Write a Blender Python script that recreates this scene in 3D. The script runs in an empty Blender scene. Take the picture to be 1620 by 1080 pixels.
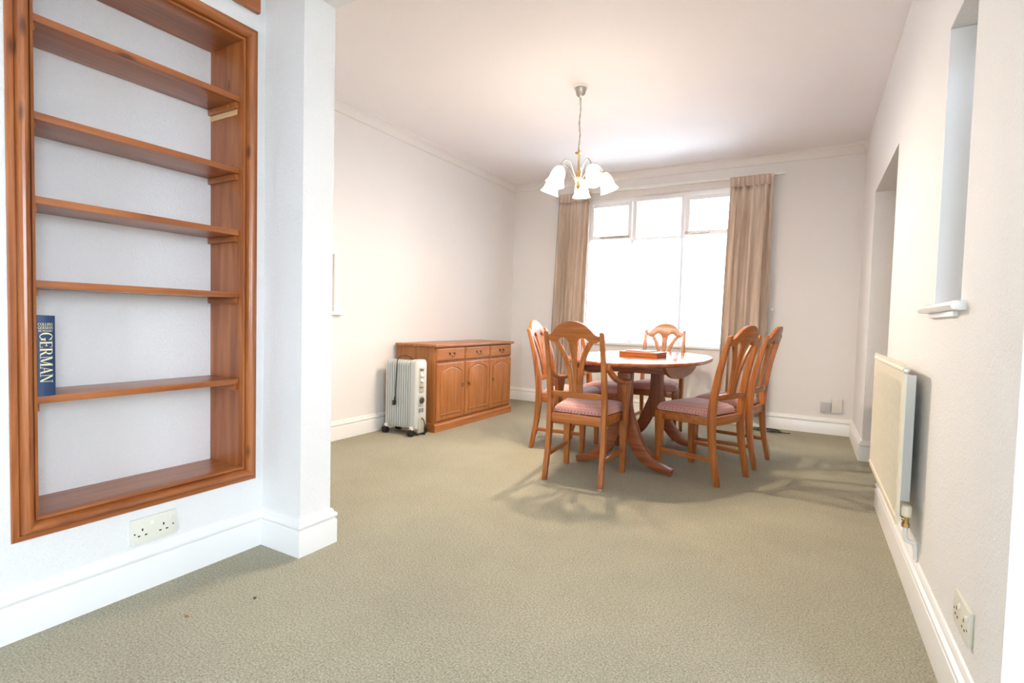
import bpy, bmesh, math, random
from mathutils import Vector, Matrix, Euler

S = bpy.context.scene
COL = S.collection
PI = math.pi
random.seed(4)

# ------------------------------------------------------------------ camera
FPX = 824.4
cam_d = bpy.data.cameras.new('camera')
cam_d.sensor_width = 36.0
cam_d.lens = FPX / 1620.0 * 36.0
cam_d.clip_start = 0.02
cam = bpy.data.objects.new('camera', cam_d)
COL.objects.link(cam)


def cam_rot(pitch, yaw, roll):
    cx, sx = math.cos(pitch), math.sin(pitch)
    cy, sy = math.cos(yaw), math.sin(yaw)
    cz, sz = math.cos(roll), math.sin(roll)
    ry = Matrix(((cy, 0, sy), (0, 1, 0), (-sy, 0, cy)))
    rx = Matrix(((1, 0, 0), (0, cx, -sx), (0, sx, cx)))
    rz = Matrix(((cz, -sz, 0), (sz, cz, 0), (0, 0, 1)))
    b = Matrix(((1, 0, 0), (0, 0, -1), (0, 1, 0)))
    return rz @ rx @ ry @ b


_m = cam_rot(0.04146594, 0.51778515, 0.0254637)
_r = Matrix((_m[0], -_m[1], -_m[2])).transposed()
cam.matrix_world = Matrix.Translation((0, 0, 0.97)) @ _r.to_4x4()
S.camera = cam

# ------------------------------------------------------------------ world, exposure
W = bpy.data.worlds.new('overcast_sky')
S.world = W
W.use_nodes = True
_bg = W.node_tree.nodes['Background']
_bg.inputs['Color'].default_value = (0.74, 0.87, 1.0, 1)
_bg.inputs['Strength'].default_value = 18.0
S.view_settings.view_transform = 'Standard'
S.view_settings.look = 'None'
S.view_settings.gamma = 1.0
S.view_settings.exposure = 0.74
S.view_settings.use_curve_mapping = False
S.cycles.max_bounces = 10
S.cycles.diffuse_bounces = 7
S.cycles.transparent_max_bounces = 12
S.cycles.sample_clamp_indirect = 6.0
S.cycles.caustics_reflective = False
S.cycles.caustics_refractive = False
S.cycles.use_denoising = True

LAMP_W = (13.0, 48.0, 22.0, 13.0, 13.0)   # warm bulb power, W each


def portal(name, loc, rot, sx, sy):
    """Marks a window opening so that the sky's light is sampled through it."""
    d = bpy.data.lights.new(name, 'AREA')
    d.shape = 'RECTANGLE'
    d.size, d.size_y = sx, sy
    d.cycles.is_portal = True
    o = bpy.data.objects.new(name, d)
    COL.objects.link(o)
    o.location = loc
    o.rotation_euler = rot
    return o


portal('window_portal_back', (-1.43, 5.80, 1.53), (PI / 2, 0, PI), 1.7, 1.7)
portal('window_portal_front', (0.1, -2.62, 1.45), (PI / 2, 0, 0), 0.9, 1.1)
portal('added_window_portal_near_side', (1.77, -0.6, 1.40), (PI / 2, 0, PI / 2), 1.25, 1.20)  # added opening, unseen: lets daylight straight onto the bookcase alcove
portal('window_portal_side', (0.68, 2.10, 1.52), (PI / 2, 0, PI / 2), 0.40, 0.95)

# ------------------------------------------------------------------ materials


def srgb(r, g, b):
    f = lambda c: (c / 255 / 12.92) if c / 255 <= 0.04045 else ((c / 255 + 0.055) / 1.055) ** 2.4
    return (f(r), f(g), f(b), 1)


def new_mat(name):
    m = bpy.data.materials.new(name)
    m.use_nodes = True
    nt = m.node_tree
    return m, nt, nt.nodes['Principled BSDF']


def nd(nt, t, **kw):
    n = nt.nodes.new(t)
    for k, v in kw.items():
        if hasattr(n, k):
            setattr(n, k, v)
        else:
            n.inputs[k].default_value = v
    return n


def ramp(nt, stops):
    n = nt.nodes.new('ShaderNodeValToRGB')
    e = n.color_ramp.elements
    while len(e) < len(stops):
        e.new(0.5)
    for el, (p, c) in zip(e, stops):
        el.position = p
        el.color = c
    return n


def plain(name, col, rough=0.5, metal=0.0, spec=0.5):
    m, nt, b = new_mat(name)
    b.inputs['Base Color'].default_value = col
    b.inputs['Roughness'].default_value = rough
    b.inputs['Metallic'].default_value = metal
    b.inputs['Specular IOR Level'].default_value = spec
    return m


def plaster(name, col, scale, strength, dist=0.004):
    m, nt, b = new_mat(name)
    tc = nd(nt, 'ShaderNodeTexCoord')
    n1 = nd(nt, 'ShaderNodeTexNoise', Scale=scale, Detail=5.0, Roughness=0.62, Distortion=0.9)
    nt.links.new(tc.outputs['Object'], n1.inputs['Vector'])
    bp = nd(nt, 'ShaderNodeBump', Strength=strength, Distance=dist)
    nt.links.new(n1.outputs['Fac'], bp.inputs['Height'])
    nt.links.new(bp.outputs['Normal'], b.inputs['Normal'])
    c2 = tuple(x * 0.975 for x in col[:3]) + (1,)
    rp = ramp(nt, [(0.3, c2), (0.7, col)])
    n2 = nd(nt, 'ShaderNodeTexNoise', Scale=1.3, Detail=3.0)
    nt.links.new(tc.outputs['Object'], n2.inputs['Vector'])
    nt.links.new(n2.outputs['Fac'], rp.inputs['Fac'])
    nt.links.new(rp.outputs['Color'], b.inputs['Base Color'])
    b.inputs['Roughness'].default_value = 0.7
    b.inputs['Specular IOR Level'].default_value = 0.25
    return m


def wood(name, dark, mid, light, axis='z', rough=0.32, knots=False, fine=1.0, coat=0.0):
    m, nt, b = new_mat(name)
    tc = nd(nt, 'ShaderNodeTexCoord')
    mp = nd(nt, 'ShaderNodeMapping')
    sc = {'x': (1.5, 22, 22), 'y': (22, 1.5, 22), 'z': (22, 22, 1.5)}[axis]
    mp.inputs['Scale'].default_value = tuple(s * fine for s in sc)
    nt.links.new(tc.outputs['Object'], mp.inputs['Vector'])
    n1 = nd(nt, 'ShaderNodeTexNoise', Scale=1.0, Detail=5.0, Roughness=0.6, Distortion=1.4)
    nt.links.new(mp.outputs['Vector'], n1.inputs['Vector'])
    rp = ramp(nt, [(0.28, dark), (0.5, mid), (0.74, light)])
    nt.links.new(n1.outputs['Fac'], rp.inputs['Fac'])
    out = rp.outputs['Color']
    mp2 = nd(nt, 'ShaderNodeMapping')
    sc2 = {'x': (6, 160, 160), 'y': (160, 6, 160), 'z': (160, 160, 6)}[axis]
    mp2.inputs['Scale'].default_value = tuple(s * fine for s in sc2)
    nt.links.new(tc.outputs['Object'], mp2.inputs['Vector'])
    n2 = nd(nt, 'ShaderNodeTexNoise', Scale=1.0, Detail=2.0)
    nt.links.new(mp2.outputs['Vector'], n2.inputs['Vector'])
    mx = nd(nt, 'ShaderNodeMix', data_type='RGBA', blend_type='MULTIPLY')
    rp2 = ramp(nt, [(0.35, (0.80, 0.76, 0.72, 1)), (0.6, (1, 1, 1, 1))])
    nt.links.new(n2.outputs['Fac'], rp2.inputs['Fac'])
    mx.inputs[0].default_value = 0.55
    nt.links.new(out, mx.inputs[6])
    nt.links.new(rp2.outputs['Color'], mx.inputs[7])
    out = mx.outputs[2]
    if knots:
        mp3 = nd(nt, 'ShaderNodeMapping')
        sc3 = {'x': (3.6, 11, 11), 'y': (11, 3.6, 11), 'z': (11, 11, 3.6)}[axis]
        mp3.inputs['Scale'].default_value = sc3
        nt.links.new(tc.outputs['Object'], mp3.inputs['Vector'])
        vo = nd(nt, 'ShaderNodeTexVoronoi', Scale=1.0, Randomness=1.0)
        nt.links.new(mp3.outputs['Vector'], vo.inputs['Vector'])
        rk = ramp(nt, [(0.055, (0.20, 0.13, 0.11, 1)), (0.14, (1, 1, 1, 1))])
        nt.links.new(vo.outputs['Distance'], rk.inputs['Fac'])
        mk = nd(nt, 'ShaderNodeMix', data_type='RGBA', blend_type='MULTIPLY')
        mk.inputs[0].default_value = 0.8
        nt.links.new(out, mk.inputs[6])
        nt.links.new(rk.outputs['Color'], mk.inputs[7])
        out = mk.outputs[2]
    nt.links.new(out, b.inputs['Base Color'])
    b.inputs['Roughness'].default_value = rough
    b.inputs['Specular IOR Level'].default_value = 0.45
    b.inputs['Coat Weight'].default_value = coat
    b.inputs['Coat Roughness'].default_value = 0.12
    return m


def wood_set(name, dark, mid, light, **kw):
    return {a: wood(name + '_grain_' + a, dark, mid, light, axis=a, **kw) for a in 'xyz'}


WALL = plaster('textured_white_plaster', (0.81, 0.80, 0.79, 1), 95, 0.9)
WALL_S = plaster('smooth_white_plaster', (0.79, 0.765, 0.745, 1), 30, 0.10)
CEIL = plaster('white_ceiling_paint', (0.87, 0.85, 0.86, 1), 25, 0.08)
GLOSS = plain('white_gloss_paint', (0.82, 0.815, 0.80, 1), 0.3)
UPVC = plain('white_window_paint', (0.90, 0.91, 0.92, 1), 0.35)
OAK = wood_set('honey_oak', srgb(124, 66, 25), srgb(162, 94, 40), srgb(188, 118, 58), rough=0.36, coat=0.1)
SIDE = wood_set('golden_oak', srgb(142, 82, 38), srgb(164, 102, 52), srgb(180, 120, 68), rough=0.36, fine=1.1)
PINE = wood_set('stained_pine', srgb(126, 66, 30), srgb(158, 90, 43), srgb(180, 112, 62), rough=0.32, knots=True, fine=0.8, coat=0.2)
TABLE = wood_set('reddish_oak', srgb(108, 52, 26), srgb(140, 74, 38), srgb(158, 92, 52), rough=0.36, coat=0.05)
TOPW = wood('polished_reddish_oak', srgb(118, 56, 30), srgb(152, 82, 46), srgb(172, 102, 62), axis='y', rough=0.14, coat=0.4)
BARE = plain('bare_wood', srgb(214, 178, 130), 0.7)
CREAM = plain('cream_enamel', srgb(226, 217, 195), 0.35)
OFFW = plain('off_white_plastic', srgb(218, 212, 204), 0.4)
WHITE_P = plain('white_plastic', srgb(232, 231, 226), 0.35)
SOCK = plain('ivory_plastic', srgb(222, 220, 206), 0.35)
GREY_P = plain('grey_plastic', srgb(176, 172, 158), 0.4)
STEEL = plain('brushed_steel', (0.45, 0.43, 0.40, 1), 0.35, 1.0)
BLACK = plain('black_rubber', (0.012, 0.012, 0.013, 1), 0.45)
DGREY = plain('dark_grey_plastic', (0.05, 0.05, 0.055, 1), 0.4)
HEAT = plain('pale_grey_enamel', srgb(194, 197, 195), 0.38)
BRONZE = plain('antique_bronze', (0.16, 0.10, 0.05, 1), 0.38, 1.0)
BRASS = plain('polished_brass', (0.62, 0.44, 0.20, 1), 0.25, 1.0)
CHROME = plain('satin_nickel', (0.50, 0.47, 0.43, 1), 0.28, 1.0)
HATCH = plain('beige_grey_paint', srgb(200, 194, 182), 0.6)


def carpet():
    m, nt, b = new_mat('sage_loop_carpet')
    tc = nd(nt, 'ShaderNodeTexCoord')
    v = nd(nt, 'ShaderNodeTexVoronoi', Scale=150.0)
    nt.links.new(tc.outputs['Object'], v.inputs['Vector'])
    n = nd(nt, 'ShaderNodeTexNoise', Scale=170.0, Detail=3.0)
    nt.links.new(tc.outputs['Object'], n.inputs['Vector'])
    n2 = nd(nt, 'ShaderNodeTexNoise', Scale=1.6, Detail=4.0, Roughness=0.6)
    nt.links.new(tc.outputs['Object'], n2.inputs['Vector'])
    c0, c1, c2 = (0.215, 0.198, 0.145, 1), (0.370, 0.345, 0.262, 1), (0.510, 0.480, 0.375, 1)
    rp = ramp(nt, [(0.25, c0), (0.5, c1), (0.75, c2)])
    nt.links.new(n.outputs['Fac'], rp.inputs['Fac'])
    r2 = ramp(nt, [(0.3, (0.90, 0.90, 0.90, 1)), (0.7, (1.05, 1.05, 1.03, 1))])
    nt.links.new(n2.outputs['Fac'], r2.inputs['Fac'])
    mx = nd(nt, 'ShaderNodeMix', data_type='RGBA', blend_type='MULTIPLY')
    mx.inputs[0].default_value = 1.0
    nt.links.new(rp.outputs['Color'], mx.inputs[6])
    nt.links.new(r2.outputs['Color'], mx.inputs[7])
    nt.links.new(mx.outputs[2], b.inputs['Base Color'])
    b.inputs['Roughness'].default_value = 0.95
    b.inputs['Specular IOR Level'].default_value = 0.05
    bp = nd(nt, 'ShaderNodeBump', Strength=0.75, Distance=0.006, invert=True)
    nt.links.new(v.outputs['Distance'], bp.inputs['Height'])
    nt.links.new(bp.outputs['Normal'], b.inputs['Normal'])
    return m


CARPET = carpet()


def seat_fabric():
    m, nt, b = new_mat('dusty_rose_diamond_fabric')
    tc = nd(nt, 'ShaderNodeTexCoord')
    mp = nd(nt, 'ShaderNodeMapping')
    mp.inputs['Rotation'].default_value = (0, 0, PI / 4)
    mp.inputs['Scale'].default_value = (66, 66, 66)
    nt.links.new(tc.outputs['Object'], mp.inputs['Vector'])
    v = nd(nt, 'ShaderNodeTexVoronoi', Scale=1.0, Randomness=0.0)
    nt.links.new(mp.outputs['Vector'], v.inputs['Vector'])
    rp = ramp(nt, [(0.16, srgb(158, 106, 106)), (0.46, srgb(190, 138, 128)), (0.7, srgb(200, 148, 134))])
    nt.links.new(v.outputs['Distance'], rp.inputs['Fac'])
    nt.links.new(rp.outputs['Color'], b.inputs['Base Color'])
    b.inputs['Roughness'].default_value = 0.85
    b.inputs['Sheen Weight'].default_value = 0.5
    b.inputs['Specular IOR Level'].default_value = 0.2
    return m


FABRIC = seat_fabric()


def curtain_cloth():
    m, nt, b = new_mat('taupe_curtain_cloth')
    tc = nd(nt, 'ShaderNodeTexCoord')
    mp = nd(nt, 'ShaderNodeMapping')
    mp.inputs['Scale'].default_value = (60, 60, 4)
    nt.links.new(tc.outputs['Object'], mp.inputs['Vector'])
    n = nd(nt, 'ShaderNodeTexNoise', Scale=1.0, Detail=4.0)
    nt.links.new(mp.outputs['Vector'], n.inputs['Vector'])
    rp = ramp(nt, [(0.3, srgb(212, 194, 176)), (0.7, srgb(230, 214, 197))])
    nt.links.new(n.outputs['Fac'], rp.inputs['Fac'])
    nt.links.new(rp.outputs['Color'], b.inputs['Base Color'])
    b.inputs['Roughness'].default_value = 0.85
    b.inputs['Specular IOR Level'].default_value = 0.1
    t = nd(nt, 'ShaderNodeBsdfTranslucent')
    nt.links.new(rp.outputs['Color'], t.inputs['Color'])
    mx = nd(nt, 'ShaderNodeMixShader')
    mx.inputs[0].default_value = 0.22
    nt.links.new(b.outputs[0], mx.inputs[1])
    nt.links.new(t.outputs[0], mx.inputs[2])
    nt.links.new(mx.outputs[0], nt.nodes['Material Output'].inputs[0])
    return m


CURTAIN = curtain_cloth()


def sheer(name, fac_t, fac_d):
    m, nt, b = new_mat(name)
    nt.nodes.remove(b)
    tr = nd(nt, 'ShaderNodeBsdfTransparent')
    tl = nd(nt, 'ShaderNodeBsdfTranslucent')
    tl.inputs['Color'].default_value = (0.93, 0.93, 0.96, 1)
    df = nd(nt, 'ShaderNodeBsdfDiffuse')
    df.inputs['Color'].default_value = (0.93, 0.93, 0.96, 1)
    a = nd(nt, 'ShaderNodeMixShader')
    a.inputs[0].default_value = fac_d
    nt.links.new(tl.outputs[0], a.inputs[1])
    nt.links.new(df.outputs[0], a.inputs[2])
    c = nd(nt, 'ShaderNodeMixShader')
    c.inputs[0].default_value = fac_t
    nt.links.new(a.outputs[0], c.inputs[1])
    nt.links.new(tr.outputs[0], c.inputs[2])
    nt.links.new(c.outputs[0], nt.nodes['Material Output'].inputs[0])
    return m


NET = sheer('white_net_voile', 0.06, 0.08)


def glass():
    m, nt, b = new_mat('window_glass')
    nt.nodes.remove(b)
    tr = nd(nt, 'ShaderNodeBsdfTransparent')
    tr.inputs['Color'].default_value = (0.97, 0.98, 0.98, 1)
    gl = nd(nt, 'ShaderNodeBsdfGlossy', Roughness=0.02)
    fr = nd(nt, 'ShaderNodeFresnel', IOR=1.45)
    mx = nd(nt, 'ShaderNodeMixShader')
    nt.links.new(fr.outputs[0], mx.inputs[0])
    nt.links.new(tr.outputs[0], mx.inputs[1])
    nt.links.new(gl.outputs[0], mx.inputs[2])
    nt.links.new(mx.outputs[0], nt.nodes['Material Output'].inputs[0])
    return m


GLASS = glass()


def lamp_glass():
    m, nt, b = new_mat('lit_frosted_glass')
    nt.nodes.remove(b)
    tl = nd(nt, 'ShaderNodeBsdfTranslucent')
    tl.inputs['Color'].default_value = (0.58, 0.56, 0.53, 1)
    tr = nd(nt, 'ShaderNodeBsdfTransparent')
    tr.inputs['Color'].default_value = (1.0, 0.97, 0.93, 1)
    em = nd(nt, 'ShaderNodeEmission', Strength=3.2)
    em.inputs['Color'].default_value = (1.0, 0.94, 0.82, 1)
    a = nd(nt, 'ShaderNodeMixShader')
    a.inputs[0].default_value = 0.10
    nt.links.new(tl.outputs[0], a.inputs[1])
    nt.links.new(tr.outputs[0], a.inputs[2])
    ad = nd(nt, 'ShaderNodeAddShader')
    nt.links.new(a.outputs[0], ad.inputs[0])
    nt.links.new(em.outputs[0], ad.inputs[1])
    nt.links.new(ad.outputs[0], nt.nodes['Material Output'].inputs[0])
    return m


SHADE = lamp_glass()


def emitter(name, col, s):
    m, nt, b = new_mat(name)
    nt.nodes.remove(b)
    em = nd(nt, 'ShaderNodeEmission', Strength=s)
    em.inputs['Color'].default_value = col
    nt.links.new(em.outputs[0], nt.nodes['Material Output'].inputs[0])
    return m


BULB = emitter('glowing_bulb', (1.0, 0.82, 0.52, 1), 25)

# ------------------------------------------------------------------ mesh builder


class MB:
    def __init__(self):
        self.bm = bmesh.new()

    def face(self, pts):
        return self.bm.faces.new([self.bm.verts.new(p) for p in pts])

    def box(self, x0, x1, y0, y1, z0, z1):
        v = [self.bm.verts.new((x, y, z)) for x in (x0, x1) for y in (y0, y1) for z in (z0, z1)]
        for q in ((0, 1, 3, 2), (4, 6, 7, 5), (0, 4, 5, 1), (2, 3, 7, 6), (0, 2, 6, 4), (1, 5, 7, 3)):
            self.bm.faces.new([v[i] for i in q])
        return self

    def loft(self, rings, cap=True, closed=True, loop=False):
        rv = [[self.bm.verts.new(p) for p in r] for r in rings]
        n = len(rv[0])
        m = len(rv)
        for i in range(m if loop else m - 1):
            a, b = rv[i], rv[(i + 1) % m]
            for j in range(n if closed else n - 1):
                k = (j + 1) % n
                self.bm.faces.new((a[j], a[k], b[k], b[j]))
        if cap and closed and not loop:
            self.bm.faces.new(rv[0][::-1])
            self.bm.faces.new(rv[-1])
        return self

    def tube(self, pts, r, seg=10, cap=True, loop=False):
        pts = [Vector(p) for p in pts]
        n = len(pts)
        rad = r if isinstance(r, (list, tuple)) else [r] * n
        rings = []
        up = None
        for i, p in enumerate(pts):
            if loop:
                t = (pts[(i + 1) % n] - pts[i - 1]).normalized()
            else:
                t = (pts[min(i + 1, n - 1)] - pts[max(i - 1, 0)]).normalized()
            if up is None:
                up = Vector((0, 0, 1)) if abs(t.z) < 0.9 else Vector((0, 1, 0))
            x = t.cross(up).normalized()
            up = x.cross(t).normalized()
            rings.append([p + (x * math.cos(2 * PI * k / seg) + up * math.sin(2 * PI * k / seg)) * rad[i] for k in range(seg)])
        return self.loft(rings, cap=cap, loop=loop)

    def lathe(self, prof, seg=24, c=(0, 0, 0), mat=None, wave=None):
        rings = []
        for i, (r, z) in enumerate(prof):
            ring = []
            for k in range(seg):
                a = 2 * PI * k / seg
                rr = r * (wave(i, a) if wave else 1)
                p = Vector((rr * math.cos(a), rr * math.sin(a), z))
                if mat:
                    p = mat @ p
                ring.append(p + Vector(c))
            rings.append(ring)
        return self.loft(rings, cap=False) if wave else self.loft(rings)

    def prism(self, poly, f, t0, t1):
        """poly: list of 2-D points; f(u, v, t) -> 3-D point."""
        return self.loft([[f(u, v, t0) for u, v in poly], [f(u, v, t1) for u, v in poly]])

    def strip(self, lo, hi, f, t0, t1):
        """band between two contours of 2-D points, given thickness t0..t1."""
        rings = [[f(*a, t0), f(*b, t0), f(*b, t1), f(*a, t1)] for a, b in zip(lo, hi)]
        return self.loft(rings)

    def build(self, name, mat, parent=None, bevel=0.0, seg=2, smooth=38, solid=0.0):
        bm = self.bm
        bmesh.ops.recalc_face_normals(bm, faces=bm.faces[:])
        if bevel > 0:
            ed = [e for e in bm.edges if len(e.link_faces) == 2 and e.calc_face_angle(0) > 0.6]
            if ed:
                bmesh.ops.bevel(bm, geom=ed, offset=bevel, segments=seg, profile=0.6, affect='EDGES', clamp_overlap=True)
        me = bpy.data.meshes.new(name)
        bm.to_mesh(me)
        bm.free()
        me.materials.append(mat)
        for p in me.polygons:
            p.use_smooth = True
        me.set_sharp_from_angle(angle=math.radians(smooth))
        o = bpy.data.objects.new(name, me)
        COL.objects.link(o)
        if parent:
            o.parent = parent
        if solid:
            md = o.modifiers.new('thickness', 'SOLIDIFY')
            md.thickness = solid
            md.offset = 0
        return o


def thing(name, label, cat, loc=(0, 0, 0), rotz=0.0, group=None):
    o = bpy.data.objects.new(name, None)
    o.empty_display_size = 0.05
    COL.objects.link(o)
    o.location = loc
    o.rotation_euler = (0, 0, rotz)
    return tag(o, label, cat, group)


def tag(o, label, cat, group=None):
    o['label'] = label
    o['category'] = cat
    if group:
        o['group'] = group
    return o


def struct(o, label, cat):
    o['kind'] = 'structure'
    return tag(o, label, cat)


def dup(root, loc, rotz, label):
    r = root.copy()
    COL.objects.link(r)
    r.location = loc
    r.rotation_euler = (0, 0, rotz)
    r['label'] = label
    for ch in list(root.children):
        c = ch.copy()
        COL.objects.link(c)
        c.parent = r
        for g in ch.children:
            d = g.copy()
            COL.objects.link(d)
            d.parent = c
    return r


def smoothstep(a, b, x):
    t = max(0, min(1, (x - a) / (b - a)))
    return t * t * (3 - 2 * t)


def interp(tab, x):
    if x <= tab[0][0]:
        return tab[0][1]
    for (a, va), (b, vb) in zip(tab, tab[1:]):
        if x <= b:
            return va + (vb - va) * (x - a) / (b - a)
    return tab[-1][1]


def crom(pts, n):
    """Catmull-Rom through 3-D points."""
    P = [Vector(p) for p in pts]
    P = [P[0] * 2 - P[1]] + P + [P[-1] * 2 - P[-2]]
    out = []
    for i in range(1, len(P) - 2):
        a, b, c, d = P[i - 1], P[i], P[i + 1], P[i + 2]
        for k in range(n):
            t = k / n
            out.append(0.5 * ((2 * b) + (c - a) * t + (2 * a - 5 * b + 4 * c - d) * t * t + (3 * b - a - 3 * c + d) * t ** 3))
    out.append(P[-2])
    return out


# ------------------------------------------------------------------ room constants
XL, YB, XR, ZC = -3.175, 5.55, 0.37, 2.585
XN = -1.985                       # near left wall
CX, CY0, CY1 = -1.745, 1.38, 1.53  # column end of the partition
YF = -2.6


def wall_holes(axis, a0, a1, u0, u1, z0, z1, holes):
    """Boxes of a wall a0..a1 thick along `axis`, u0..u1 long, with rectangular holes (u0,u1,z0,z1)."""
    mb = MB()
    us = sorted({u0, u1, *[h[0] for h in holes], *[h[1] for h in holes]})
    for ua, ub in zip(us, us[1:]):
        um = (ua + ub) / 2
        zs = [z0]
        for h in sorted(holes, key=lambda h: h[2]):
            if h[0] < um < h[1]:
                zs += [h[2], h[3]]
        zs.append(z1)
        for za, zb in zip(zs[::2], zs[1::2]):
            if zb - za > 1e-4:
                if axis == 'x':
                    mb.box(a0, a1, ua, ub, za, zb)
                else:
                    mb.box(ua, ub, a0, a1, za, zb)
    bmesh.ops.remove_doubles(mb.bm, verts=mb.bm.verts[:], dist=1e-5)
    seen = {}
    for f in mb.bm.faces[:]:
        k = frozenset(v.index for v in f.verts) if False else frozenset(v for v in f.verts)
        seen.setdefault(k, []).append(f)
    dead = [f for fs in seen.values() if len(fs) > 1 for f in fs]
    if dead:
        bmesh.ops.delete(mb.bm, geom=dead, context='FACES_ONLY')
    return mb


# ------------------------------------------------------------------ structure
o = MB().box(-3.5, 2.0, YF - 0.2, 6.0, -0.12, 0.0).build('floor', CARPET)
struct(o, 'sage green looped carpet over the whole floor', 'floor')
o = MB().box(-3.5, 2.0, YF - 0.2, 5.8, ZC, ZC + 0.12).build('ceiling', CEIL)
struct(o, 'plain white ceiling above the dining room', 'ceiling')

PAVE = plaster('pale_bounce_paving', (0.60, 0.585, 0.565, 1), 20, 0.4)
o = MB().box(-40, 40, -40, 40, -0.6, -0.125).build('ground', PAVE)  # unseen ground added for the light; pale so it bounces daylight upward
struct(o, 'unseen pale paving added outside the windows to bounce daylight', 'ground')
WX0, WX1, WZ0, WZ1 = -2.25, -0.64, 0.735, 2.335          # back window opening
o = wall_holes('y', YB, YB + 0.24, -3.5, 2.0, 0, ZC, [(WX0, WX1, WZ0, WZ1)]).build('wall_back', WALL_S)
struct(o, 'cream white back wall with the wide window', 'wall')
o = wall_holes('x', XL - 0.2, XL, CY1, YB + 0.0, 0, ZC, [(2.26, 2.79, 1.0, 1.435)]).build('wall_left', WALL_S)
struct(o, 'cream white left wall behind the sideboard', 'wall')
HY0, HY1, HZ0, HZ1 = 1.92, 2.285, 1.055, 1.985           # side window recess
OY0, OY1, OZ1 = 3.43, 4.59, 1.957                         # doorway opening
o = wall_holes('x', XR, XR + 0.30, 1.49, YB, 0, ZC, [(HY0, HY1, HZ0, HZ1), (OY0, OY1, 0.0, OZ1)]).build('wall_right', WALL)
struct(o, 'textured white right wall with radiator and open doorway', 'wall')
mb = MB().box(XR + 0.30, 1.9, OY0 - 0.35, OY0 - 0.25, 0, ZC).box(XR + 0.30, 1.9, OY1 + 0.25, OY1 + 0.35, 0, ZC)
mb.box(1.8, 1.9, OY0 - 0.25, OY1 + 0.25, 0, ZC)
struct(mb.build('wall_hall', WALL_S), 'white hall walls beyond the open doorway', 'wall')
o = MB().box(1.45, 1.6, 1.5, 3.08, 0, 2.10).build('wall_sky_blocker', WALL)  # unseen blocker, added to dim the sky light in the side recess
struct(o, 'unseen wall added outside the side window to block sky light', 'wall')
# near left wall with the bookcase alcove, and the projecting end of the partition
o = wall_holes('x', XN - 0.30, XN, YF, CY0, 0, ZC, [(0.625, 1.299, 0.33, 2.06)])
o.box(XN - 0.30, XN - 0.215, 0.60, 1.32, 0.30, 2.09)
struct(o.build('wall_near_left', WALL), 'textured white near wall around the pine bookcase', 'wall')
o = MB().box(XL - 0.2, CX, CY0, CY1, 0, ZC).build('wall_partition', WALL)
struct(o, 'textured white end of the dividing wall beside the bookcase', 'wall')
o = MB().box(CX, XR, CY0, CY1, 2.226, ZC).build('trim_1', WALL)
struct(o, 'white downstand beam across the opening between the rooms', 'beam')
o = MB().box(XR - 0.014, 2.0, 1.35, 1.49, 0, ZC).build('wall_near_right', WALL)
struct(o, 'textured white end of wall at the right edge', 'wall')
o = wall_holes('y', YF - 0.2, YF, -3.5, 2.0, 0, ZC, [(-0.35, 0.55, 0.9, 2.0)]).build('wall_front', WALL)
struct(o, 'white front wall behind the viewer with a large window', 'wall')
o = wall_holes('x', 1.75, 2.0, YF, 1.35, 0, ZC, [(-1.225, 0.025, 0.80, 2.00)]).build('wall_near_side', WALL)  # window hole added out of view to brighten the alcove
struct(o, 'white side wall of the front room with an added, unseen window opening', 'wall')


def sweep_profile(path, prof, side, zoff=0.0):
    """prof: (offset, z) points; path in plan; side=+1 offsets to the left of travel."""
    P = [Vector((p[0], p[1])) for p in path]
    segs = [(b - a).normalized() for a, b in zip(P, P[1:])]
    nrm = [Vector((-d.y, d.x)) * side for d in segs]
    rings = []
    for i, p in enumerate(P):
        if i == 0:
            m = nrm[0]
        elif i == len(P) - 1:
            m = nrm[-1]
        else:
            n1, n2 = nrm[i - 1], nrm[i]
            m = (n1 + n2) / (1 + n1.dot(n2))
        rings.append([(p.x + m.x * o_, p.y + m.y * o_, z + zoff) for o_, z in prof])
    mb = MB()
    mb.loft(rings)
    return mb


SK = [(0, 0), (0.021, 0), (0.021, 0.096), (0.019, 0.102), (0.014, 0.105), (0.015, 0.108), (0.020, 0.112), (0.0225, 0.119),
      (0.021, 0.126), (0.015, 0.131), (0.012, 0.133), (0.011, 0.140), (0.006, 0.147), (0.0, 0.150)]
o = sweep_profile([(XN, YF), (XN, CY0), (CX, CY0), (CX, CY1), (XL, CY1)], SK, -1).build('baseboard_near_left', GLOSS, smooth=25)
struct(o, 'white moulded skirting below the bookcase and round the dividing wall', 'skirting')
o = sweep_profile([(XL, CY1 + 0.03), (XL, YB), (XR, YB), (XR, OY1), (XR + 0.30, OY1)], SK, -1).build('baseboard_back', GLOSS, smooth=25)
struct(o, 'white moulded skirting along the left and back walls', 'skirting')
o = sweep_profile([(XR + 0.30, OY0), (XR, OY0), (XR, 1.49)], SK, -1).build('baseboard_right', GLOSS, smooth=25)
struct(o, 'white moulded skirting under the radiator', 'skirting')
CN = [(0, 0), (0, -0.075), (0.010, -0.072), (0.012, -0.062), (0.020, -0.045), (0.034, -0.028), (0.050, -0.020), (0.056, -0.012), (0.066, -0.010), (0.066, 0)]
o = sweep_profile([(XL, CY1), (XL, YB), (XR, YB), (XR, YB - 0.12)], CN, -1, ZC).build('trim_2', WALL_S, smooth=30)
struct(o, 'white coved cornice along the left and back walls', 'cornice')

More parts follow.
